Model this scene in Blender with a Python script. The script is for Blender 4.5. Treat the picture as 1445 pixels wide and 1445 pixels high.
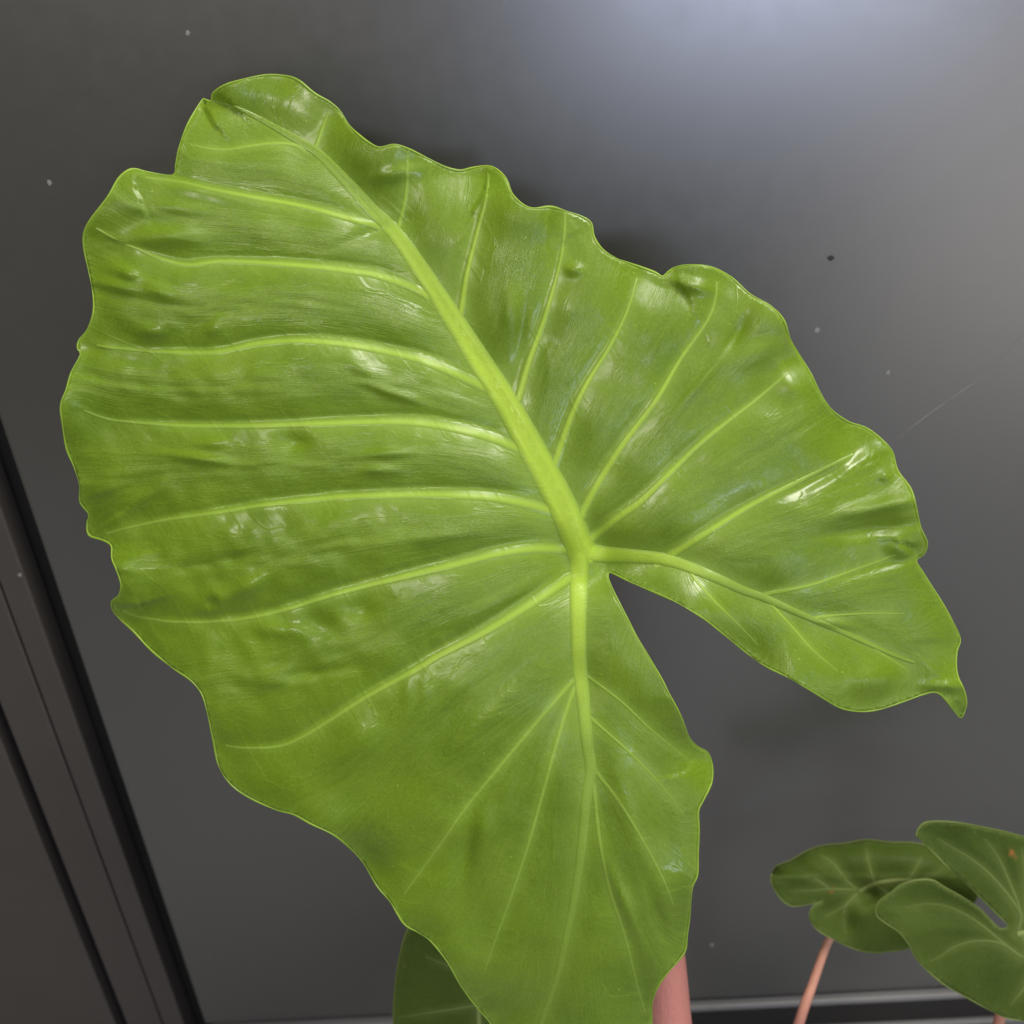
import bpy, math, random
import numpy as np
from mathutils import Matrix, Vector
from mathutils.geometry import delaunay_2d_cdt

random.seed(4); RNG = np.random.RandomState(11)
for o in list(bpy.data.objects): bpy.data.objects.remove(o)
scene = bpy.context.scene

# ------------------------------------------------------------------ camera
F = 1446.0; CX = CY = 722.5                       # focal length and centre in photo pixels (frame 1445)
CAM_D, CAM_H = 0.72, 1.06                         # metres from cabinet front, metres above floor
d_ = np.array([.0767, .878, .472]); d_ /= np.linalg.norm(d_)      # world down, in camera axes (right, down, forward)
h_ = np.array([1, -.068, -.036]); h_ -= d_*h_.dot(d_); h_ /= np.linalg.norm(h_)
n_ = np.cross(h_, d_)
W2C = np.array([h_, n_, -d_])                     # rows: world x, y, z in camera axes
CAMP = np.array([0, -CAM_D, CAM_H])
def P(u, v, Z):
    u = np.asarray(u, float); v = np.asarray(v, float); Z = np.asarray(Z, float)
    c = np.stack([(u-CX)/F*Z, (v-CY)/F*Z, Z*np.ones_like(u)], -1)
    return c @ W2C.T + CAMP
def on_plane_y(u, v, y=0.0):                      # point of the plane y under a sight line
    c = np.array([(u-CX)/F, (v-CY)/F, 1.0]) @ W2C.T
    return CAMP + c*((y-CAMP[1])/c[1])
cam = bpy.data.cameras.new('camera'); camo = bpy.data.objects.new('camera', cam)
scene.collection.objects.link(camo); scene.camera = camo
cam.sensor_width = 36; cam.lens = 36*F/1445; cam.clip_start = .01; cam.clip_end = 100
M = Matrix.Identity(4)
for i in range(3):
    M[i][0] = W2C[i][0]; M[i][1] = -W2C[i][1]; M[i][2] = -W2C[i][2]; M[i][3] = CAMP[i]
camo.matrix_world = M
cam.dof.use_dof = True; cam.dof.focus_distance = .60; cam.dof.aperture_fstop = 7.0

# ------------------------------------------------------------------ light
world = bpy.data.worlds.new('World'); scene.world = world; world.use_nodes = True
bg = world.node_tree.nodes['Background']; bg.inputs[0].default_value = (1, .93, .84, 1); bg.inputs[1].default_value = .13
def area(name, loc, target, sx, sy, power, col):
    l = bpy.data.lights.new(name, 'AREA'); l.shape = 'RECTANGLE'; l.size = sx; l.size_y = sy
    l.energy = power; l.color = col
    o = bpy.data.objects.new(name, l); scene.collection.objects.link(o); o.location = loc
    o.rotation_euler = (Vector(target)-Vector(loc)).to_track_quat('-Z', 'Y').to_euler()
    return o
area('ceiling_lamp', (.78, -.55, 2.9), (.0, -.2, .7), 1.1, .5, 58, (1, .95, .85))
area('room_lamp', (.68, -2.3, 1.09), (.2, 0, .95), .9, .22, 10.5, (.66, .74, 1))
area('spot_lamp', (-.62, -1.75, 1.88), (-.1, -.2, .8), .8, .15, 12, (1, .91, .82))
area('side_fill', (1.55, -1.8, .45), (.2, 0, .7), 1.4, 1.1, 6.5, (1, .95, .91))  # added warm fill, stands in for a bright room side mirrored in the door
scene.view_settings.view_transform = 'Standard'; scene.view_settings.look = 'None'
scene.view_settings.gamma = 1; scene.view_settings.use_curve_mapping = False; scene.view_settings.exposure = 0
scene.render.resolution_x = scene.render.resolution_y = 1024
scene.render.engine = 'CYCLES'

# ------------------------------------------------------------------ materials
def mat(name):
    m = bpy.data.materials.new(name); m.use_nodes = True
    nt = m.node_tree; return m, nt, nt.nodes['Principled BSDF']
def N(nt, typ, **kw):
    n = nt.nodes.new(typ)
    for k, v in kw.items(): setattr(n, k, v)
    return n
def ramp(nt, fac, stops):
    r = N(nt, 'ShaderNodeValToRGB'); nt.links.new(fac, r.inputs[0])
    while len(r.color_ramp.elements) < len(stops): r.color_ramp.elements.new(.5)
    for e, (p, c) in zip(r.color_ramp.elements, stops):
        e.position = p; e.color = (*c, 1) if len(c) == 3 else c
    return r.outputs[0]
def g(x): return (x, x, x)
def noise(nt, vec, scale, detail=2, rough=.5):
    n = N(nt, 'ShaderNodeTexNoise'); n.inputs['Scale'].default_value = scale
    n.inputs['Detail'].default_value = detail; n.inputs['Roughness'].default_value = rough
    if vec is not None: nt.links.new(vec, n.inputs['Vector'])
    return n.outputs['Fac']
def mixc(nt, fac, a, b, blend='MIX'):
    m = N(nt, 'ShaderNodeMix', data_type='RGBA', blend_type=blend)
    for s, v in ((m.inputs[0], fac), (m.inputs[6], a), (m.inputs[7], b)):
        if hasattr(v, 'is_output'): nt.links.new(v, s)
        elif isinstance(v, tuple): s.default_value = (*v, 1)
        else: s.default_value = v
    return m.outputs[2]
def math_(nt, op, a, b=None):
    m = N(nt, 'ShaderNodeMath', operation=op)
    for s, v in zip(m.inputs, (a, b)):
        if v is None: continue
        if hasattr(v, 'is_output'): nt.links.new(v, s)
        else: s.default_value = v
    return m.outputs[0]
def bump(nt, h, strength, dist, bsdf, prev=None):
    b = N(nt, 'ShaderNodeBump'); b.inputs['Strength'].default_value = strength; b.inputs['Distance'].default_value = dist
    nt.links.new(h, b.inputs['Height'])
    if prev: nt.links.new(prev, b.inputs['Normal'])
    nt.links.new(b.outputs[0], bsdf.inputs['Normal']); return b.outputs[0]

def leaf_material(name, dark, mid, light, veinc, rough, spec, stria=1.0, coat=.8):
    m, nt, b = mat(name)
    at = lambda n: N(nt, 'ShaderNodeAttribute', attribute_name=n).outputs['Fac']
    tc = N(nt, 'ShaderNodeTexCoord').outputs['Object']
    cv = N(nt, 'ShaderNodeCombineXYZ')
    nt.links.new(at('across'), cv.inputs[0]); nt.links.new(at('along'), cv.inputs[1])
    mp = N(nt, 'ShaderNodeMapping'); mp.inputs['Scale'].default_value = (22, 1.6, 1)
    nt.links.new(cv.outputs[0], mp.inputs['Vector'])
    st = noise(nt, mp.outputs[0], 1.0, 4, .62)
    blotch = noise(nt, tc, 16, 4, .55)
    fine = noise(nt, tc, 520, 2, .6)
    c = mixc(nt, ramp(nt, blotch, [(.32, g(0)), (.68, g(1))]), dark, mid)
    c = mixc(nt, math_(nt, 'MULTIPLY', ramp(nt, st, [(.42, g(0)), (.78, g(1))]), .45*stria), c, light)
    mp2 = N(nt, 'ShaderNodeMapping'); mp2.inputs['Scale'].default_value = (34, 1.1, 1); nt.links.new(cv.outputs[0], mp2.inputs['Vector'])
    st2 = noise(nt, mp2.outputs[0], 1.0, 3, .55)
    line = ramp(nt, math_(nt, 'ABSOLUTE', math_(nt, 'SUBTRACT', st2, .5)), [(0, g(1)), (.030, g(0))])
    c = mixc(nt, math_(nt, 'MULTIPLY', math_(nt, 'MULTIPLY', line, ramp(nt, noise(nt, tc, 30, 3), [(.42, g(0)), (.65, g(1))])), .42*stria), c, light)
    fine2 = noise(nt, tc, 1250, 2, .6)
    c = mixc(nt, math_(nt, 'MULTIPLY', ramp(nt, fine, [(.35, g(0)), (.7, g(1))]), .30), c, light)
    c = mixc(nt, math_(nt, 'MULTIPLY', ramp(nt, fine2, [(.42, g(0)), (.62, g(1))]), .45), c, dark)
    spk = N(nt, 'ShaderNodeTexVoronoi'); spk.inputs['Scale'].default_value = 130; nt.links.new(tc, spk.inputs['Vector'])
    sp = math_(nt, 'MULTIPLY', ramp(nt, spk.outputs['Distance'], [(.05, g(1)), (.09, g(0))]),
               ramp(nt, noise(nt, tc, 60, 1), [(.55, g(0)), (.66, g(1))]))
    c = mixc(nt, math_(nt, 'MULTIPLY', sp, .5), c, veinc)
    pale = tuple(.55*v+.45*l for v, l in zip(veinc, (.24, .40, .11) if coat > .5 else light))
    vc = mixc(nt, ramp(nt, at('vein'), [(.55, g(0)), (.95, g(1))]), pale, veinc)
    c = mixc(nt, at('vein'), c, vc)
    c = mixc(nt, at('spot'), c, (.42, .17, .05))
    nt.links.new(c, b.inputs['Base Color'])
    b.inputs['Roughness'].default_value = rough
    gl = noise(nt, tc, 38, 4, .65)
    nt.links.new(math_(nt, 'MULTIPLY', ramp(nt, gl, [(.3, g(coat*.4)), (.65, g(coat))]), ramp(nt, at('vein'), [(.2, g(1)), (.7, g(.35))])), b.inputs['Coat Weight'])
    nt.links.new(ramp(nt, gl, [(.3, g(.30)), (.7, g(.17))]), b.inputs['Coat Roughness'])
    b.inputs['Coat IOR'].default_value = 1.45
    b.inputs['Specular IOR Level'].default_value = spec
    p = bump(nt, st, .22*stria, .0012, b)
    p = bump(nt, noise(nt, mp2.outputs[0], .45, 5, .7), .20*stria, .0022, b, p)
    p = bump(nt, line, .18*stria, .0006, b, p)
    nt.links.new(p, b.inputs['Coat Normal'])
    p = bump(nt, fine, .35, .00045, b, p)
    tr = N(nt, 'ShaderNodeBsdfTranslucent'); nt.links.new(c, tr.inputs[0])
    mx = N(nt, 'ShaderNodeMixShader'); mx.inputs[0].default_value = .16
    out = nt.nodes['Material Output']
    nt.links.new(b.outputs[0], mx.inputs[1]); nt.links.new(tr.outputs[0], mx.inputs[2]); nt.links.new(mx.outputs[0], out.inputs['Surface'])
    return m
M_LEAF = leaf_material('young_leaf', (.114, .212, .003), (.176, .298, .006), (.250, .385, .030), (.43, .64, .050), .50, .35)
M_LEAF2 = leaf_material('mature_leaf', (.052, .094, .010), (.088, .140, .018), (.120, .175, .034), (.32, .41, .13), .66, .18, .6, .04)

def petiole_material(name, c0, c1, z0, z1):
    m, nt, b = mat(name)
    tc = N(nt, 'ShaderNodeTexCoord').outputs['Object']
    sx = N(nt, 'ShaderNodeSeparateXYZ'); nt.links.new(tc, sx.inputs[0])
    mr = N(nt, 'ShaderNodeMapRange'); mr.inputs[1].default_value = z0; mr.inputs[2].default_value = z1
    nt.links.new(sx.outputs[2], mr.inputs[0])
    c = mixc(nt, mr.outputs[0], c0, c1)
    mp = N(nt, 'ShaderNodeMapping'); mp.inputs['Scale'].default_value = (420, 420, 22); nt.links.new(tc, mp.inputs['Vector'])
    n = noise(nt, mp.outputs[0], 1, 3, .6)
    c = mixc(nt, math_(nt, 'MULTIPLY', n, .35), c, (.60, .30, .24))
    nt.links.new(c, b.inputs['Base Color']); b.inputs['Roughness'].default_value = .5
    b.inputs['Subsurface Weight'].default_value = .1; b.inputs['Subsurface Scale'].default_value = .004
    b.inputs['Subsurface Radius'].default_value = (1, .4, .3)
    bump(nt, n, .5, .0015, b); return m
M_PET = petiole_material('pink_petiole', (.62, .22, .205), (.64, .27, .21), .2, .7)
M_PET2 = petiole_material('slim_pink_petiole', (.56, .19, .20), (.62, .33, .20), .15, .33)

def paint_material(name, col, rough, spec, grain=1.0, ior=1.5):
    m, nt, b = mat(name); b.inputs['IOR'].default_value = ior
    tc = N(nt, 'ShaderNodeTexCoord').outputs['Object']
    n1 = noise(nt, tc, 900, 2, .7); n2 = noise(nt, tc, 5, 4, .6); n3 = noise(nt, tc, 60, 3, .6)
    c = mixc(nt, ramp(nt, n2, [(.3, g(0)), (.7, g(1))]), tuple(x*.90 for x in col), tuple(x*1.10 for x in col))
    c = mixc(nt, math_(nt, 'MULTIPLY', ramp(nt, n1, [(.4, g(0)), (.75, g(1))]), .35*grain), c, tuple(min(1, x*1.8) for x in col))
    nt.links.new(c, b.inputs['Base Color']); b.inputs['Specular IOR Level'].default_value = spec
    nt.links.new(ramp(nt, n3, [(.3, g(rough-.01)), (.75, g(rough+.02))]), b.inputs['Roughness'])
    bump(nt, n1, .05*grain, .0004, b); return m
M_DOOR = paint_material('satin_grey_paint', (.036, .0365, .031), .31, 1.0, 1.0, 1.85)
M_STILE = paint_material('brown_grey_paint', (.062, .055, .050), .5, .5)
M_GAP = paint_material('black_gap', (.018, .017, .016), .7, .2)
M_RAIL = paint_material('grey_rail', (.14, .14, .145), .4, .5)
M_RUBBER = paint_material('black_rubber', (.02, .019, .018), .6, .3)
M_FLOOR = paint_material('grey_floor', (.27, .28, .30), .5, .4)
M_CHIP = paint_material('pale_chip', (.26, .26, .26), .7, .3, .3)
M_CHIPD = paint_material('dark_chip', (.035, .035, .035), .6, .3, .3)
M_SCR = paint_material('scratch', (.30, .295, .29), .6, .4, .2)

# ------------------------------------------------------------------ mesh helpers
def link(name, verts, faces, material, parent=None, smooth=True, attrs=None):
    me = bpy.data.meshes.new(name); me.from_pydata([tuple(map(float, p)) for p in verts], [], [tuple(map(int, f)) for f in faces]); me.update()
    if smooth: me.polygons.foreach_set('use_smooth', [True]*len(me.polygons))
    for k, a in (attrs or {}).items():
        at = me.attributes.new(k, 'FLOAT', 'POINT'); at.data.foreach_set('value', np.asarray(a, np.float32))
    me.materials.append(material)
    o = bpy.data.objects.new(name, me); scene.collection.objects.link(o)
    if parent: o.parent = parent; o.matrix_parent_inverse = Matrix.Translation(-parent_world(parent))
    return o
def parent_world(p):
    v = Vector(p.location)
    return v
def tag(o, label=None, cat=None, group=None, kind=None):
    for k, v in (('label', label), ('category', cat), ('group', group), ('kind', kind)):
        if v: o[k] = v
    return o
def empty(name, loc):
    o = bpy.data.objects.new(name, None); scene.collection.objects.link(o); o.location = loc; o.empty_display_size = .02
    return o
def box(name, lo, hi, material, parent=None, bev=.0015):
    (x0, y0, z0), (x1, y1, z1) = lo, hi
    v = [(x, y, z) for x in (x0, x1) for y in (y0, y1) for z in (z0, z1)]
    f = [(0, 1, 3, 2), (4, 6, 7, 5), (0, 4, 5, 1), (2, 3, 7, 6), (0, 2, 6, 4), (1, 5, 7, 3)]
    o = link(name, v, f, material, parent, smooth=False)
    if bev:
        b = o.modifiers.new('bevel', 'BEVEL'); b.width = bev; b.segments = 3; b.limit_method = 'ANGLE'
    return o
def catmull(pts, step, closed=False):
    p = np.asarray(pts, float); n = len(p); out = []
    rng_ = range(n) if closed else range(n-1)
    for i in rng_:
        p1, p2 = p[i], p[(i+1) % n]
        p0 = p[(i-1) % n] if (closed or i > 0) else 2*p1-p2
        p3 = p[(i+2) % n] if (closed or i+2 < n) else 2*p2-p1
        L = np.linalg.norm((p2-p1)[:2]); k = max(1, int(round(L/step)))
        t = (np.arange(k)/k)[:, None]
        out.append(.5*((2*p1)+(-p0+p2)*t+(2*p0-5*p1+4*p2-p3)*t*t+(-p0+3*p1-3*p2+p3)*t**3))
    out = np.concatenate(out)
    return out if closed else np.concatenate([out, p[-1:]])
def tube3(pts, rad, sides=12, squash=None):
    pts = np.asarray(pts, float); n = len(pts)
    T = np.gradient(pts, axis=0); T /= np.linalg.norm(T, axis=1)[:, None]
    ref = np.array([0, 1.0, 0]); V, Fc = [], []
    for i in range(n):
        a = np.cross(T[i], ref); a /= np.linalg.norm(a); b = np.cross(T[i], a)
        for k in range(sides):
            t = 2*math.pi*k/sides
            V.append(pts[i]+rad[i]*(math.cos(t)*a+math.sin(t)*b))
    for i in range(n-1):
        for k in range(sides):
            Fc.append((i*sides+k, i*sides+(k+1) % sides, (i+1)*sides+(k+1) % sides, (i+1)*sides+k))
    Fc.append(tuple(range(sides))[::-1]); Fc.append(tuple((n-1)*sides+k for k in range(sides)))
    return V, Fc

# gradient noise on pixel coordinates
_perm = RNG.permutation(512); _grad = RNG.rand(512)*2*math.pi
def pnoise(x, y, seed=0):
    xi = np.floor(x).astype(int); yi = np.floor(y).astype(int); xf = x-xi; yf = y-yi
    def gr(ix, iy):
        a = _grad[_perm[(ix+_perm[(iy+seed*37) % 512]) % 512]]
        return np.cos(a), np.sin(a)
    s = lambda t: t*t*t*(t*(t*6-15)+10)
    u, v = s(xf), s(yf)
    def dt(i, j):
        c, q = gr(xi+i, yi+j); return c*(xf-i)+q*(yf-j)
    return (dt(0, 0)*(1-u)+dt(1, 0)*u)*(1-v)+(dt(0, 1)*(1-u)+dt(1, 1)*u)*v

def seg_dist(q, poly, closed=False):
    """distance of points q to a polyline, with arc length and side sign of the nearest place"""
    a = poly if not closed else np.concatenate([poly, poly[:1]])
    p0, p1 = a[:-1], a[1:]; d = p1-p0; L2 = (d**2).sum(1)+1e-9; arc0 = np.concatenate([[0], np.cumsum(np.sqrt(L2))])[:-1]
    D = np.empty(len(q)); S = np.empty(len(q)); G = np.empty(len(q))
    for k in range(0, len(q), 4000):
        r = q[k:k+4000, None, :]-p0[None]
        t = np.clip((r*d[None]).sum(2)/L2, 0, 1)
        e = r-t[..., None]*d[None]; dd = (e**2).sum(2); j = dd.argmin(1); i = np.arange(len(j))
        D[k:k+4000] = np.sqrt(dd[i, j]); S[k:k+4000] = arc0[j]+t[i, j]*np.sqrt(L2[j])
        cr = d[j, 0]*r[i, j, 1]-d[j, 1]*r[i, j, 0]; G[k:k+4000] = np.sign(cr)
    return D, S, G
def inside(q, poly):
    x, y = q[:, 0], q[:, 1]; r = np.zeros(len(q), bool); n = len(poly)
    for i in range(n):
        (x0, y0), (x1, y1) = poly[i], poly[(i+1) % n]
        if y0 == y1: continue
        c = (y0 > y) != (y1 > y)
        r ^= c & (x < (x1-x0)*(y-y0)/(y1-y0)+x0)
    return r

class Leaf:
    """veins: list of (name, points, start width px, end width px, order number, raise px)"""
    def __init__(s, outline, veins, Z, relief, step, material, order_sides=None, halo=.35, spots=(), rim=1.6, main=False):
        s.out = catmull(outline, step, True); s.material = material; s.Z = Z; s.relief = relief; s.step = step
        def back(p, L):
            p = [tuple(map(float, x)) for x in p]; a, b = np.array(p[0]), np.array(p[1]); d = (a-b)/np.linalg.norm(a-b)
            return [tuple(a+d*L)]+p
        veins = [(n, back(p, 14) if (k > 0 and main and w0 > 9) else p, w0, w1, k, up) for n, p, w0, w1, k, up in veins]
        s.veins = [dict(name=n, p=catmull(p, 6), w0=w0, w1=w1, k=k, up=up) for n, p, w0, w1, k, up in veins]
        for v in s.veins: v['len'] = np.linalg.norm(np.diff(v['p'], axis=0), axis=1).sum(); v['pc'] = catmull(v['p'][::3], 1e9) if len(v['p']) > 6 else v['p']
        s.order_sides = order_sides; s.halo = halo; s.spots = spots; s.rim = rim
        s.outc = s.out[::2]
    def fields(s, q):
        q = np.asarray(q, float); f = {}
        f['edge'], f['arc'], _ = seg_dist(q, s.outc, True)
        dv = []; sv = []; gv = []
        for v in s.veins:
            D, S, G = seg_dist(q, v['pc']); dv.append(D); sv.append(S); gv.append(G)
        f['dv'] = np.array(dv); f['sv'] = np.array(sv); f['gv'] = np.array(gv)
        wd = np.array([(v['w0']+(v['w1']-v['w0'])*np.clip(S/v['len'], 0, 1)) for v, S in zip(s.veins, sv)])
        tt = np.array([np.clip(S/v['len'], 0, 1) for v, S in zip(s.veins, sv)])
        f['wd'] = wd; f['tt'] = tt
        w = 1/(f['dv']+3)**4
        k = np.array([v['k'] for v in s.veins], float)
        use = np.repeat((k > 0)[:, None], len(q), 1)
        if s.order_sides is not None:
            side = gv[0]
            use &= s.order_sides(k[:, None], side[None, :], q)
        w2 = w*use; f['across'] = (w2*k[:, None]).sum(0)/(w2.sum(0)+1e-12)
        f['along'] = dv[0]/100.0
        return f
    def height(s, q, f=None):
        f = f or s.fields(q); return s.relief(q, f, s)
    def build(s, name, parent, margin=True):
        st = s.step; lo = s.out.min(0)-st; hi = s.out.max(0)+st
        xs = np.arange(lo[0], hi[0], st); ys = np.arange(lo[1], hi[1], st*.87)
        X, Y = np.meshgrid(xs, ys); X[1::2] += st/2
        q = np.stack([X.ravel(), Y.ravel()], 1); q += RNG.uniform(-.12, .12, q.shape)*st
        q = q[inside(q, s.outc)]; D, _, _ = seg_dist(q, s.outc, True); q = q[D > st*.6]
        allp = np.concatenate([s.out, q]); n = len(s.out)
        res = delaunay_2d_cdt([Vector((float(a), float(b))) for a, b in allp], [], [list(range(n))], 1, 1e-4)
        vv = np.array([(p.x, p.y) for p in res[0]]); fc = res[2]
        f = s.fields(vv); h = s.height(vv, f)
        vein = np.max(s.halo*np.exp(-(f['dv']/(f['wd']*1.05+3))**2)*(1-f['tt']**2*.75), axis=0)
        vein = np.maximum(vein, .35*np.exp(-(f['edge']/3.5)**2))
        spot = np.zeros(len(vv))
        for (a, b, r) in s.spots: spot = np.maximum(spot, np.clip(1.6-np.hypot(vv[:, 0]-a, (vv[:, 1]-b)*.6)/r, 0, 1))
        co = P(vv[:, 0], vv[:, 1], s.Z(vv)-h*.000415)
        fc = [tuple(reversed(t)) for t in fc]
        blade = link(name, co, fc, s.material, parent, attrs=dict(vein=vein, across=f['across'], along=f['along'], spot=spot))
        # face the camera
        me = blade.data
        p = me.polygons[len(me.polygons)//2]
        if p.normal.dot(Vector(CAMP)-p.center) < 0: me.flip_normals()
        sol = blade.modifiers.new('thickness', 'SOLIDIFY'); sol.thickness = .0006; sol.offset = -1
        sub = lambda nm, V, Fc, at: link(nm, V, Fc, s.material, blade, attrs=at)
        prof = np.array([-1, -.8, -.55, -.3, 0, .3, .55, .8, 1.0])
        for v in s.veins:
            p = v['p']; n = len(p)
            if n < 4: continue
            T = np.gradient(p, axis=0); T /= np.linalg.norm(T, axis=1)[:, None]; Nn = np.stack([-T[:, 1], T[:, 0]], 1)
            t = np.linspace(0, 1, n); w = (v['w0']+(v['w1']-v['w0'])*t**(1.35 if v['k'] == -1 else (.55 if v['k'] < 0 and s.rim == 1.6 and v['w0'] > 20 else .8)))/2*(1.0 if v['k'] == -1 else 1.25)*(1+.06*pnoise(t*9, t*0+v['k']+v['len']))
            Q = (p[:, None, :]+Nn[:, None, :]*(prof[None, :, None]*w[:, None, None])).reshape(-1, 2)
            fq = s.fields(Q); hq = s.height(Q, fq)
            e = np.tile(prof, n); ti = np.repeat(t, len(prof))
            hh = hq + v['up']*np.clip(ti/.05+.1, 0, 1)*(.62 if v['k'] == -1 else (.7 if v['k'] < 0 else (.5 if v['w0'] > 9 else .35)))*(1-ti*.75)*((1-np.abs(e)**2.4) if v['k'] < 0 else (1-e**2)**1.5)-.5*np.abs(e)**3 + .15
            # sink below the blade past its edge
            hh = np.where(fq['edge'] < 1.2, hh-1.2, hh)
            fade = np.clip((1-ti)/.55, 0, 1)**.8
            va = ((.40 if v['k'] < 27 else .50)+.40*fade)*np.clip(1-np.abs(e)**2, 0, 1)*(1 if v['w0'] > 9 else .85)
            if v['k'] < 0: va = (np.interp(ti, [0, .35, .62, .8, 1], [1, 1, .8, .38, .15]) if v['k'] == -1 else np.interp(ti, [0, .25, .45, 1], [1, .85, .55, .25]))*(1-np.abs(e)**4*.6)
            V = P(Q[:, 0], Q[:, 1], s.Z(Q)-hh*.000415); m = len(prof)
            Fc = [(i*m+j, i*m+j+1, (i+1)*m+j+1, (i+1)*m+j) for i in range(n-1) for j in range(m-1)]
            # normal should look at the camera
            a, b2, c2 = V[Fc[0][0]], V[Fc[0][1]], V[Fc[0][2]]
            if np.cross(b2-a, c2-a).dot(CAMP-a) < 0: Fc = [tuple(reversed(x)) for x in Fc]
            sub(v['name'], V, Fc, dict(vein=va*v.get('c', 1), across=fq['across'], along=fq['along'], spot=np.zeros(len(V))))
        if margin:
            o = s.out; ho = s.height(o); c = P(o[:, 0], o[:, 1], s.Z(o)-ho*.000415+.0003)
            r = (s.rim*.000415*(.85+.9*pnoise(np.arange(len(o))/9., np.zeros(len(o))+.37)))[:, None]; n = len(o); V = []; Fc = []
            T = np.roll(c, -1, 0)-np.roll(c, 1, 0); T /= np.linalg.norm(T, axis=1)[:, None]
            view = CAMP-c; view /= np.linalg.norm(view, axis=1)[:, None]
            A = np.cross(T, view); A /= np.linalg.norm(A, axis=1)[:, None]; B = np.cross(A, T)
            for k in range(6):
                th = 2*math.pi*k/6; V.append(c+r*(math.cos(th)*A+math.sin(th)*B))
            V = np.stack(V, 1).reshape(-1, 3)
            for i in range(n):
                j = (i+1) % n
                for k in range(6): Fc.append((i*6+k, i*6+(k+1) % 6, j*6+(k+1) % 6, j*6+k))
            z = np.zeros(len(V))
            sub('leaf_margin', V, Fc, dict(vein=np.repeat(.60+.5*pnoise(np.arange(n)/14., np.zeros(n)+5.7), 6), across=z, along=z, spot=z))
        return blade

# ------------------------------------------------------------------ cabinet and floor
def wx(u, v): return on_plane_y(u, v)[0]
xr = np.mean([wx(140, 1009), wx(222, 1232), wx(281, 1445), wx(64, 775)])
xl = np.mean([wx(96, 1009), wx(182, 1232), wx(257, 1445), wx(23, 775)])
x2r = np.mean([wx(96, 1243), wx(167, 1419)]); x2l = np.mean([wx(76, 1243), wx(149, 1419)])
xg = np.mean([wx(88, 1068), wx(140, 1214), wx(193, 1354)])
zb = on_plane_y(1150, 1402)[2]
print('cabinet', xr, xl, x2r, x2l, xg, 'ledge', zb)
floor = box('floor', (-3, -3.2, -.05), (3, .40, 0), M_FLOOR, None, 0); tag(floor, kind='structure')
cab = empty('metal_cabinet', (0, .03, 0))
tag(cab, 'dark grey satin metal cabinet with scratched door behind the plants', 'cabinet')
ZT = 1.75
box('back_panel', (-.95, .030, 0), (1.3, .045, ZT), M_GAP, cab, 0)
door = box('door', (xr, 0, zb), (1.25, .028, ZT-.02), M_DOOR, cab, .003)
box('stile', (x2r, .002, .02), (xg-.0006, .028, ZT-.02), M_STILE, cab, .002)
box('stile', (xg+.0006, .0025, .02), (xl, .028, ZT-.02), M_STILE, cab, .002)
box('side_panel', (-.95, .004, .02), (x2l, .028, ZT-.02), M_STILE, cab, .002)
box('bottom_rail', (xr+.004, -.008, zb-.012), (1.25, .024, zb-.004), M_RAIL, cab, .0035)
box('rubber_seal', (xr+.004, -.007, zb-.042), (1.25, .022, zb-.014), M_RUBBER, cab, .002)
box('plinth', (xr+.004, -.012, 0), (1.25, .020, zb-.044), M_RAIL, cab, .002)
def chip(u, v, r, material, name='paint_chip', sx=1.0):
    c = on_plane_y(u, v); V = [(c[0], -.0002, c[2])]; n = 9; rr = r*.00036
    for k in range(n):
        a = 2*math.pi*k/n; q = rr*random.uniform(.7, 1.2)
        V.append((c[0]+q*sx*math.cos(a), -.0001, c[2]+q*math.sin(a)*1.2))
    V = [(x, y-.0001, z) for x, y, z in V]
    link(name, V, [(0, 1+(k+1) % n, 1+k) for k in range(n)], material, door)
for a in ((1153, 465, 5, 1.3), (1253, 525, 4.5, 1), (1005, 1333, 7, 1), (265, 46, 4, 1), (70, 258, 4.5, 1), (297, 1349, 3, 1)): chip(a[0], a[1], a[2], M_CHIP, sx=a[3])
chip(1172, 364, 5, M_CHIPD, sx=1.5)
chip(28, 811, 5, M_CHIP)
sc = [on_plane_y(u, v) for u, v in catmull([(1265, 620), (1300, 592), (1345, 560), (1385, 532), (1415, 503), (1447, 468)], 12)]
V = []; Fc = []
for i, c in enumerate(sc):
    w = .0007*(.4+.6*random.random()); V += [(c[0]-w*.6, -.0002, c[2]-w), (c[0], -.0005, c[2]), (c[0]+w*.6, -.0002, c[2]+w)]
    if i: Fc += [((i-1)*3+j, (i-1)*3+j+1, i*3+j+1, i*3+j) for j in (0, 1)]
link('scratch', V, Fc, M_SCR, door)

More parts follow.
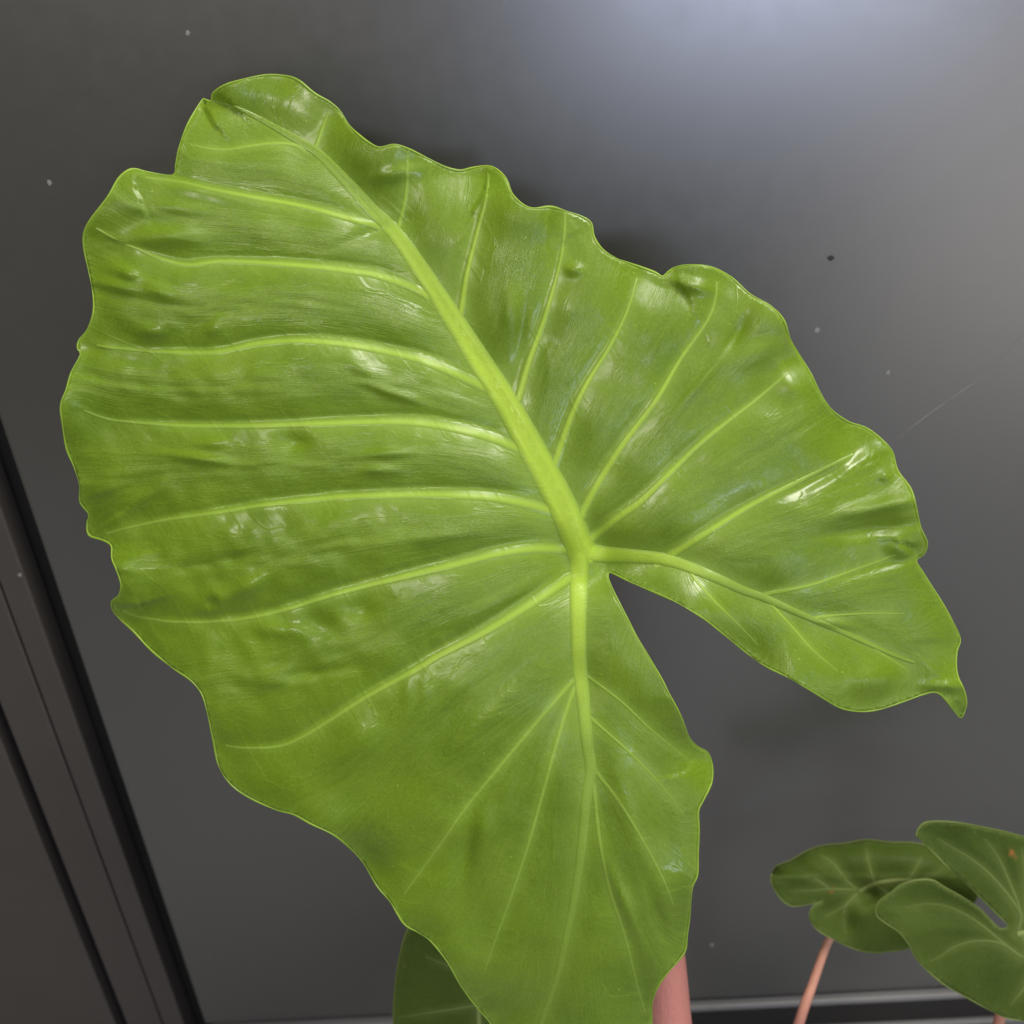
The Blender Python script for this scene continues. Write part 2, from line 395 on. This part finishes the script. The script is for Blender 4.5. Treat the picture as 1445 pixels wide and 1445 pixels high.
# ------------------------------------------------------------------ main plant
OUT = [(292,142),(299,142),(300,132),(316,121),(344,112),(378,106),(406,108),(423,115),(444,132),(465,144),(480,157),(493,177),(506,190),(520,201),(535,208),(556,204),
(576,210),(604,224),(628,236),(649,241),(666,237),(687,234),(701,239),(715,253),(723,274),(737,288),(753,294),(777,292),(798,298),(819,305),(834,315),(838,334),(850,352),
(870,365),(884,370),(904,377),(925,385),(935,390),(947,380),(969,374),(1002,376),(1030,390),(1058,415),(1087,431),(1105,451),(1115,478),(1129,502),(1143,526),(1157,554),
(1174,579),(1196,595),(1220,603),(1240,617),(1259,637),(1267,664),(1285,690),(1293,720),(1299,745),(1308,767),(1303,783),(1293,791),(1305,812),(1325,844),(1344,876),(1355,902),
(1350,918),(1349,939),(1352,956),(1359,972),(1363,988),(1362,1000),(1356,1013),(1347,1004),(1338,992),(1326,979),(1312,977),(1280,988),(1245,1000),(1218,1004),(1193,1001),(1176,994),
(1150,978),(1110,955),(1080,940),(1057,924),(1027,900),(1000,878),(984,867),(949,847),(912,831),(887,820),(867,810),(860,808),(858,814),(864,831),(876,855),(891,884),(905,909),
(929,950),(944,979),(961,1011),(972,1039),(984,1053),(999,1062),(1005,1081),(1004,1104),(993,1128),(985,1145),(986,1171),(985,1201),(984,1234),(977,1252),(974,1284),(970,1318),
(967,1341),(955,1358),(940,1375),(927,1394),(920,1416),(920,1445),(914,1480),(895,1525),(855,1565),(805,1572),(755,1540),(718,1485),(693,1445),(676,1425),(653,1395),(631,1357),
(608,1328),(589,1315),(570,1303),(551,1273),(532,1250),(513,1218),(494,1197),(471,1178),(440,1163),(414,1149),(391,1143),(353,1126),(326,1107),(309,1081),(301,1045),(292,1003),
(284,978),(268,959),(243,942),(212,916),(188,890),(167,871),(158,859),(158,848),(167,841),(171,826),(165,805),(158,788),(157,770),(145,762),(126,755),(123,739),(125,725),(113,708),
(112,684),(105,660),(94,632),(88,597),(86,570),(94,549),(101,525),(114,500),(110,493),(111,481),(124,464),(132,440),(131,412),(125,381),(119,353),(119,329),(129,308),(153,277),
(167,253),(181,241),(192,239),(209,243),(243,247),(248,232),(252,211),(261,184),(274,159),(287,139)]
LV = 'lateral_vein'
VEINS = [
('midrib', [(829,796),(820,776),(795,717),(763,656),(735,605),(707,556),(683,519),(655,475),(622,424),(590,375),(556,328),(525,297),(490,258),(455,222),(440,210),(415,195),(385,178),(355,162),(325,149),(304,143)], 46, 4, -1, 7),
('basal_vein', [(818,762),(818,791),(816,861),(817,930),(822,980),(829,1051),(834,1088),(828,1126),(820,1201),(812,1258),(801,1315),(786,1379),(767,1435),(745,1500)], 28, 6, -2, 5),
('basal_vein', [(823,777),(848,782),(895,785),(944,791),(1002,812),(1046,832),(1079,844),(1119,862),(1151,876),(1186,891),(1228,910),(1269,928),(1290,935)], 24, 4, -3, 5),
(LV, [(434,211),(413,204),(385,202),(351,206),(319,211),(285,208),(268,203)], 7, 3, 1, 2),
(LV, [(528,318),(475,303),(423,290),(354,277),(302,267),(254,256),(205,250)], 12, 4, 2, 2.5),
(LV, [(603,417),(573,402),(531,388),(510,384),(441,376),(371,371),(309,369),(267,374),(233,367),(198,353),(164,339),(136,322)], 14, 4, 3, 2.5),
(LV, [(677,543),(607,512),(560,499),(492,486),(423,481),(364,485),(330,493),(295,498),(233,497),(181,493),(136,488)], 16, 5, 4, 2.5),
(LV, [(728,631),(687,615),(625,601),(566,595),(475,597),(371,601),(267,601),(198,597),(153,592),(119,580)], 16, 4, 5, 2.5),
(LV, [(776,720),(739,710),(687,701),(618,698),(549,699),(475,702),(371,713),(302,724),(233,734),(181,745),(150,753)], 16, 4, 6, 2.5),
(LV, [(808,776),(757,774),(705,781),(636,798),(549,819),(475,838),(389,864),(319,876),(250,878),(198,871),(174,862)], 16, 4, 7, 2.5),
(LV, [(813,812),(803,816),(757,847),(687,890),(618,926),(592,942),(516,984),(463,1018),(425,1041),(391,1054),(345,1056),(318,1052)], 17, 4, 8, 2.5),
(LV, [(816,955),(808,962),(763,1013),(706,1081),(659,1138),(623,1189),(570,1262)], 9, 3, 9, 1.6),
(LV, [(818,960),(812,968),(789,1036),(770,1104),(748,1183),(721,1266),(699,1326),(684,1371)], 8, 3, 10, 1.6),
(LV, [(834,1086),(838,1111),(846,1187),(861,1258),(880,1315),(899,1390),(910,1428)], 7, 3, 12, 1.6),
(LV, [(833,1078),(840,1088),(869,1126),(903,1179),(933,1235),(950,1277)], 7, 3, 13, 1.6),
(LV, [(825,1000),(833,1013),(884,1058),(929,1104),(967,1153)], 6, 2, 14, 1.5),
(LV, [(820,945),(827,953),(876,990),(921,1032),(982,1081)], 6, 2, 15, 1.5),
(LV, [(972,803),(980,816),(1010,850),(1042,882),(1070,911)], 5, 2, 27, 1.2),
(LV, [(1079,844),(1087,852),(1119,886),(1146,916),(1182,947)], 5, 2, 28, 1.4),
(LV, [(1180,888),(1213,902),(1250,926),(1282,946)], 4, 2, 28.5, 1.2),
(LV, [(1145,874),(1160,870),(1224,866),(1277,866)], 5, 2, 29.4, 1.2),
(LV, [(1070,842),(1083,838),(1143,826),(1204,805),(1265,783)], 8, 3, 30, 1.6),
(LV, [(935,790),(949,782),(1002,749),(1062,712),(1143,672),(1204,641)], 14, 4, 31, 2.2),
(LV, [(832,764),(838,757),(878,726),(908,704),(981,633),(1022,599),(1070,562),(1111,526)], 15, 4, 32, 2.2),
(LV, [(818,738),(824,720),(843,684),(878,629),(925,566),(961,506),(998,453),(1010,421),(1012,397)], 15, 4, 33, 2.2),
(LV, [(780,664),(786,645),(807,585),(829,540),(860,490),(884,441),(900,392)], 14, 4, 34, 2.2),
(LV, [(724,580),(732,561),(746,512),(767,454),(787,384),(796,336),(798,300)], 14, 4, 35, 2.2),
(LV, [(645,455),(651,438),(658,391),(673,329),(687,274),(689,243)], 12, 4, 36, 2),
(LV, [(555,332),(563,317),(573,274),(576,212)], 9, 4, 37, 2),
(LV, [(446,207),(449,199),(453,187),(464,156)], 8, 3, 38, 2),
]
def sides(k, side, q):
    up = (q[:, 1] < 800)[None, :] & (np.abs(side) > 0)
    right = k >= 29; left = k <= 8.5
    s = side > 0          # sign tells right from left of the midrib
    low = ~up
    lob_r = (q[:, 0] > 860)[None, :] & (q[:, 1] < 1015)[None, :] & low
    return (up & np.where(s, right | (k >= 27), left)) | (low & np.where(lob_r, k >= 27, (k < 27) & (k > 6)))
PUCK = [ # u, v, long radius, short radius, angle deg, height px : wrinkles and dimples seen in the blade
(230,335,60,16,-4,9),(180,385,16,9,20,6),(165,405,34,7,14,6),(225,412,18,10,20,5),(215,468,18,10,5,6),(300,465,16,10,-50,5),(285,648,48,6,8,7),(300,625,22,8,-4,5),
(415,625,22,16,0,-8),(160,680,34,26,-40,7),(205,700,34,10,-35,5),(510,520,26,10,30,6),(555,555,46,6,18,6),(545,640,40,6,-2,5),(535,664,28,7,0,5),(450,740,62,26,-10,5),
(300,850,20,18,0,8),(298,850,9,8,0,-7),(345,830,40,12,-25,7),(455,885,26,22,20,-9),(508,862,24,20,0,-9),(400,890,46,12,8,5),(380,958,32,14,0,7),(170,800,22,8,15,5),
(500,1050,50,26,-35,7),(600,970,9,26,8,2.6),(575,975,8,22,8,2.2),(660,1195,14,44,14,-8),(680,1170,16,30,10,6),
(880,1270,10,60,-22,8),(930,1300,10,50,-20,-5),(1215,650,46,10,-28,8),(1180,665,60,9,-25,-6),(1250,672,9,8,0,5),(1240,715,60,10,-12,9),(1240,745,60,10,-8,-6),(1270,775,20,12,30,6),
(1120,540,26,22,0,5),(1065,500,40,20,-30,6),(1040,470,30,8,-60,-5),(965,400,34,9,15,6),(720,440,12,34,0,5),(735,470,8,40,10,-5),(810,380,12,8,0,5),(985,545,50,6,-50,3),(1235,960,40,20,-10,6),
(1180,880,24,6,10,4),(560,245,40,10,-10,4),(520,330,60,8,-20,-3),(250,295,60,10,6,4),(890,1150,16,60,-18,6),(940,1180,16,60,-15,-5),(700,1000,50,12,-45,4),(640,1000,40,8,-50,-4),(440,950,60,8,-8,-4),(330,790,60,8,-10,-4),(700,850,60,10,-28,4),(600,760,80,10,-6,4)]
MASKP = [(330,820,260,230,1.0),(250,480,220,190,.8),(1180,680,150,170,.4),(560,560,150,120,.5),(700,1150,190,220,.25),(880,470,160,160,.35)]
def relief_main(q, f, s):
    u, v = q[:, 0], q[:, 1]
    dm, sm, gm = f['dv'][0], f['sv'][0], f['gv'][0]
    h = np.zeros(len(q))
    # overall: shallow valley along the midrib, sides rolling back towards the margin
    h += 34*(1-np.exp(-dm/150)) - 46*(np.clip(dm-120, 0, None)/380)**2
    h += 10*np.exp(-((u-840)**2+(v-790)**2)/(60**2))*-1
    # quilting between the veins and a narrow groove along each
    dmin = f['dv'][1:].min(0)
    near_mid = 1-np.exp(-(dm/30)**2)
    for i, vn in enumerate(s.veins[1:], 1):
        D, t, w = f['dv'][i], f['tt'][i], f['wd'][i]
        amp = np.clip(vn['w0']/14, .3, 1.1)*(1-.35*t)*near_mid
        h -= amp*9.0*np.exp(-(D/30)**2)
        if vn['k'] > 0:
            end = np.clip(t/.16, 0, 1)**1.5*np.clip((1-t)/.2, 0, 1)
            sd = D*f['gv'][i]
            h -= amp*end*(2.6 if vn['k'] <= 8 else 0.0)*np.tanh(sd/7)*np.exp(-(sd/28)**2)
            h -= amp*end*(2.2 if vn['w0'] > 9 else .8)*np.exp(-((sd*(-1 if vn['k'] >= 27 else 1)-w*.75-2)/4.0)**2)
    h -= 5*np.exp(-(dm/30)**2)
    # margin ruffles
    e = f['edge']; a = f['arc']
    ruff = np.sin(a/25.0+1.3*np.sin(a/140))*.5+np.sin(a/47.0+2*np.sin(a/310))*1.0
    h += 12*ruff*np.exp(-(e/44)**2)
    h -= 9*np.exp(-(e/22)**2)*(.35+.65*pnoise(a/90, a*0+3.3))
    # folds: the upper left shoulder tucks behind, the right corner kinks
    def crease(p0, p1, depth, rad, side=1):
        p0 = np.array(p0, float); p1 = np.array(p1, float); d = p1-p0; L = np.hypot(*d); d /= L
        r = q-p0; t = r@d; n = (d[0]*r[:, 1]-d[1]*r[:, 0])*side
        m = 1/(1+np.exp(-np.clip((t)/12, -30, 30)))*np.clip(1-t/L, 0, 1)**1.0
        m = np.where(t < -60, 0, m)
        return depth*m*np.exp(-np.clip(n, 0, None)/rad)*(1/(1+np.exp(-np.clip(n/2.2, -30, 30))))
    h += crease((195,243), (430,300), 16, 34, 1)
    h += crease((1298,788), (1120,840), -9, 30, 1)
    h += crease((935,388), (985,450), -6, 26, -1)
    # the lower lobe bends away along a line right of its main vein
    lb = np.clip((v-985)/90, 0, 1)*np.clip((1100-u)/30, 0, 1)*(u > 780)
    n2 = (u-(900+.17*(v-1060)))/14.0
    h -= lb*.42*14*np.log1p(np.exp(np.clip(n2, -30, 30)))
    # curled tip of the right lobe
    tip = np.clip((u-1325)/40, 0, 1)*np.clip((v-958)/46, 0, 1)
    h -= 34*tip**1.2
    h += 8*np.exp(-((u-1335)**2/(30**2)+(v-968)**2/(7**2)))
    # explicit wrinkles
    for (a0, b0, L, w, ang, k) in PUCK:
        c, sn = math.cos(math.radians(ang)), math.sin(math.radians(ang))
        x = (u-a0)*c+(v-b0)*sn; y = -(u-a0)*sn+(v-b0)*c
        h += (1.5 if a0 > 940 else 1.15)*k*np.exp(-(x/L)**2-(y/w)**2)
    # wrinkling that follows the veins
    ac = f['across']; al = f['along']
    mk = np.zeros(len(q))
    for (a0, b0, ru, rv, k) in MASKP: mk = np.maximum(mk, k*np.exp(-((u-a0)/ru)**2-((v-b0)/rv)**2))
    away = 1-np.exp(-(np.minimum(dmin, dm)/16)**2)
    h += (mk*3.6+.8)*away*pnoise(al*2.1+7, ac*3.1, 1)
    h += (mk*1.1+.2)*away*pnoise(al*4.3, ac*5.3, 2)
    h += 4.2*pnoise(u/70, v/70, 3)+7*pnoise(u/150+.3, v/150, 6)+2.6*mk*pnoise(u/26, v/26, 4)
    return h
def Z_main(q):
    u, v = q[:, 0]-CX, q[:, 1]-CY
    return .600 + 2.0e-5*v - 1.5e-5*u + 5e-8*np.clip(v-250, 0, None)**2
hub = P(820, 780, .60)
base = P(945, 1450, .745); base = np.array([base[0], base[1], 0])
plant = empty('elephant_ear_plant', base)
tag(plant, 'large plant with one huge lime green heart-shaped leaf on a thick pink stalk', 'plant')
LEAF = Leaf(OUT, VEINS, Z_main, relief_main, 4.0, M_LEAF, sides, main=True)
LEAF.build('leaf_blade', plant)
c = catmull(np.array([(821,779,.622),(832,830,.640),(862,960,.675),(905,1160,.708),(932,1320,.733),(942,1445,.748)]), 12)
c3 = P(c[:, 0], c[:, 1], c[:, 2]); dn = c3[-1]-c3[-6]; low = c3[-1]+np.linspace(.05, 1, 14)[:, None]*np.array([base[0]-c3[-1][0], base[1]-c3[-1][1], -.02-c3[-1][2]])
c3 = np.concatenate([c3, low]); t = np.linspace(0, 1, len(c3))
V, Fc = tube3(c3, np.interp(t, [0, .15, .6, 1], [.007, .011, .0146, .021]), 20); link('petiole', V, Fc, M_PET, plant)

# older leaf in the shade behind the big one, same plant
def flat_relief(amp, sc, seed):
    def r(q, f, s):
        dl = f['dv'].min(0); e = f['edge']
        h = 9*(1-np.exp(-(dl/28)**2))*amp
        h += 5*amp*np.sin(f['arc']/38)*np.exp(-e/25) + 5*amp*pnoise(q[:, 0]/sc, q[:, 1]/sc, seed)
        return h
    return r
OUT3 = [(640,1262),(600,1285),(575,1312),(562,1358),(556,1408),(556,1450),(565,1500),(600,1560),(660,1590),(720,1560),(765,1480),(760,1380),(715,1300),(680,1268)]
V3 = [('midrib', [(676,1585),(677,1520),(676,1440),(672,1380),(664,1300)], 10, 4, -1, 3),
      (LV, [(676,1418),(640,1424),(600,1430),(562,1436)], 4, 2, 2, 1), (LV, [(673,1370),(640,1365),(600,1350)], 4, 2, 1, 1), (LV, [(678,1480),(630,1500),(585,1510)], 4, 2, 3, 1)]
Leaf(OUT3, V3, lambda q: .80+.00012*(q[:, 1]-1400), flat_relief(1, 60, 5), 8, M_LEAF2).build('leaf_blade', plant)
a = P(677, 1575, .83); pts = np.array([a, a+np.array([.02, .0, -.03]), a*[1, 1, .4]+np.array([.035, 0, 0]), a*[1, 1, 0]+np.array([.045, 0, .02]), a*[1, 1, 0]+np.array([.046, 0, -.01])])
pts = catmull(np.c_[pts[:, 0]*1000, pts[:, 2]*1000, pts[:, 1]*1000], 15)[:, [0, 2, 1]]/1000
V, Fc = tube3(pts, np.linspace(.005, .011, len(pts)), 12); link('petiole', V, Fc, M_PET2, plant)

# ------------------------------------------------------------------ second plant, two leaves
OS1 = [(1088,1243),(1095,1223),(1118,1213),(1140,1200),(1163,1193),(1193,1190),(1224,1185),(1257,1189),(1294,1190),(1332,1203),(1358,1221),(1380,1246),(1378,1268),(1352,1292),(1318,1318),(1282,1338),
(1257,1342),(1231,1344),(1206,1339),(1181,1328),(1156,1314),(1143,1299),(1142,1289),(1148,1278),(1160,1272),(1146,1275),(1130,1278),(1115,1278),(1100,1266)]
VS1 = [('midrib', [(1213,1258),(1236,1247),(1267,1242),(1302,1241),(1320,1233),(1337,1222)], 7, 4, -1, 1.5),
('basal_vein', [(1211,1256),(1186,1255),(1168,1255),(1140,1257),(1112,1257)], 5, 2, 1, 1.2),
(LV, [(1170,1254),(1151,1241),(1128,1236)], 4, 2, 2, 1), (LV, [(1209,1255),(1193,1241),(1176,1218),(1156,1206)], 5, 2, 3, 1.2), (LV, [(1234,1248),(1226,1218),(1221,1192)], 5, 2, 4, 1.2),
(LV, [(1282,1241),(1294,1223),(1300,1209)], 4, 2, 5, 1), (LV, [(1211,1260),(1188,1281),(1163,1294)], 5, 2, 6, 1.2), (LV, [(1205,1265),(1193,1280),(1190,1295),(1194,1318)], 4, 2, 7, 1), (LV, [(1236,1250),(1246,1256),(1256,1268),(1268,1300)], 4, 2, 8, 1)]
def rel_s1(q, f, s):
    h = flat_relief(1.0, 50, 6)(q, f, s); u, v = q[:, 0], q[:, 1]
    h -= 26*np.exp(-((u-1228)**2+(v-1262)**2)/(13**2)); h += 12*np.exp(-((u-1213)**2/18**2+(v-1288)**2/16**2))
    h -= 60*np.exp(-f['edge']/16)*(v < 1235)
    return h
OS2 = [(1293,1178),(1300,1164),(1315,1159),(1353,1161),(1396,1169),(1434,1178),(1500,1200),(1560,1240),(1582,1300),(1562,1370),(1520,1420),(1470,1442),(1434,1439),(1416,1435),(1396,1425),(1365,1408),(1332,1389),
(1307,1368),(1292,1352),(1282,1332),(1267,1314),(1252,1304),(1238,1293),(1236,1281),(1242,1270),(1257,1259),(1272,1248),(1294,1242),(1315,1242),(1332,1251),(1358,1266),(1380,1280),(1389,1288),(1400,1300),(1411,1310),(1420,1309),(1422,1305),
(1406,1289),(1388,1271),(1363,1246),(1340,1226),(1317,1203),(1302,1188)]
VS2 = [('midrib', [(1436,1318),(1480,1310),(1530,1300),(1575,1298)], 9, 3, -1, 2),
('basal_vein', [(1438,1312),(1440,1289),(1421,1261),(1396,1233),(1370,1212),(1342,1195),(1322,1183)], 6, 2, 1, 1.3), (LV, [(1442,1300),(1439,1281),(1421,1236),(1406,1205),(1388,1183)], 5, 2, 2, 1.3), (LV, [(1446,1300),(1447,1250),(1442,1195)], 7, 3, 3, 1.3),
('basal_vein', [(1440,1318),(1452,1340),(1445,1351),(1416,1331),(1383,1304),(1353,1286),(1327,1277),(1302,1276),(1277,1281)], 6, 2, 4, 1.3), (LV, [(1441,1350),(1418,1334),(1396,1328),(1370,1329),(1345,1337),(1327,1350),(1312,1357)], 6, 2, 5, 1.3),
(LV, [(1456,1370),(1445,1395),(1434,1408),(1426,1420)], 6, 2, 6, 1.3)]
p2 = P(1127, 1445, .875); base2 = np.array([p2[0]-.03, p2[1]-.0, 0])
plant2 = empty('broadleaf_plant', base2)
tag(plant2, 'small dull green plant with two overlapping leaves and a slim pink stalk', 'plant')
Leaf(OS1, VS1, lambda q: .860-.00012*(q[:, 0]-1200)+.00005*(q[:, 1]-1260), rel_s1, 5, M_LEAF2, spots=[(1174, 1256, 1.8)]).build('leaf_blade', plant2)
Leaf(OS2, VS2, lambda q: .795-.00010*(q[:, 0]-1330)+.00005*(q[:, 1]-1300), flat_relief(.9, 60, 7), 5, M_LEAF2, spots=[(1427, 1203, 2.4), (1431, 1210, 2)]).build('leaf_blade', plant2)
def stalk(pp, r0, r1, material, off):
    c = np.array([P(u, v, z) for u, v, z in pp]+[base2+np.array([off, 0, .04]), base2+np.array([off, 0, -.01])])
    c = catmull(np.c_[c[:, 0]*1000, c[:, 2]*1000, c[:, 1]*1000], 12)[:, [0, 2, 1]]/1000
    V, Fc = tube3(c, np.linspace(r0, r1, len(c)), 14); link('petiole', V, Fc, material, plant2)
stalk([(1212,1262,.872),(1190,1292,.88),(1168,1330,.88),(1148,1385,.88),(1127,1445,.88)], .0028, .0075, M_PET2, 0)
stalk([(1437,1316,.800),(1428,1370,.82),(1410,1440,.835),(1395,1500,.85)], .0030, .0080, M_PET2, .17)
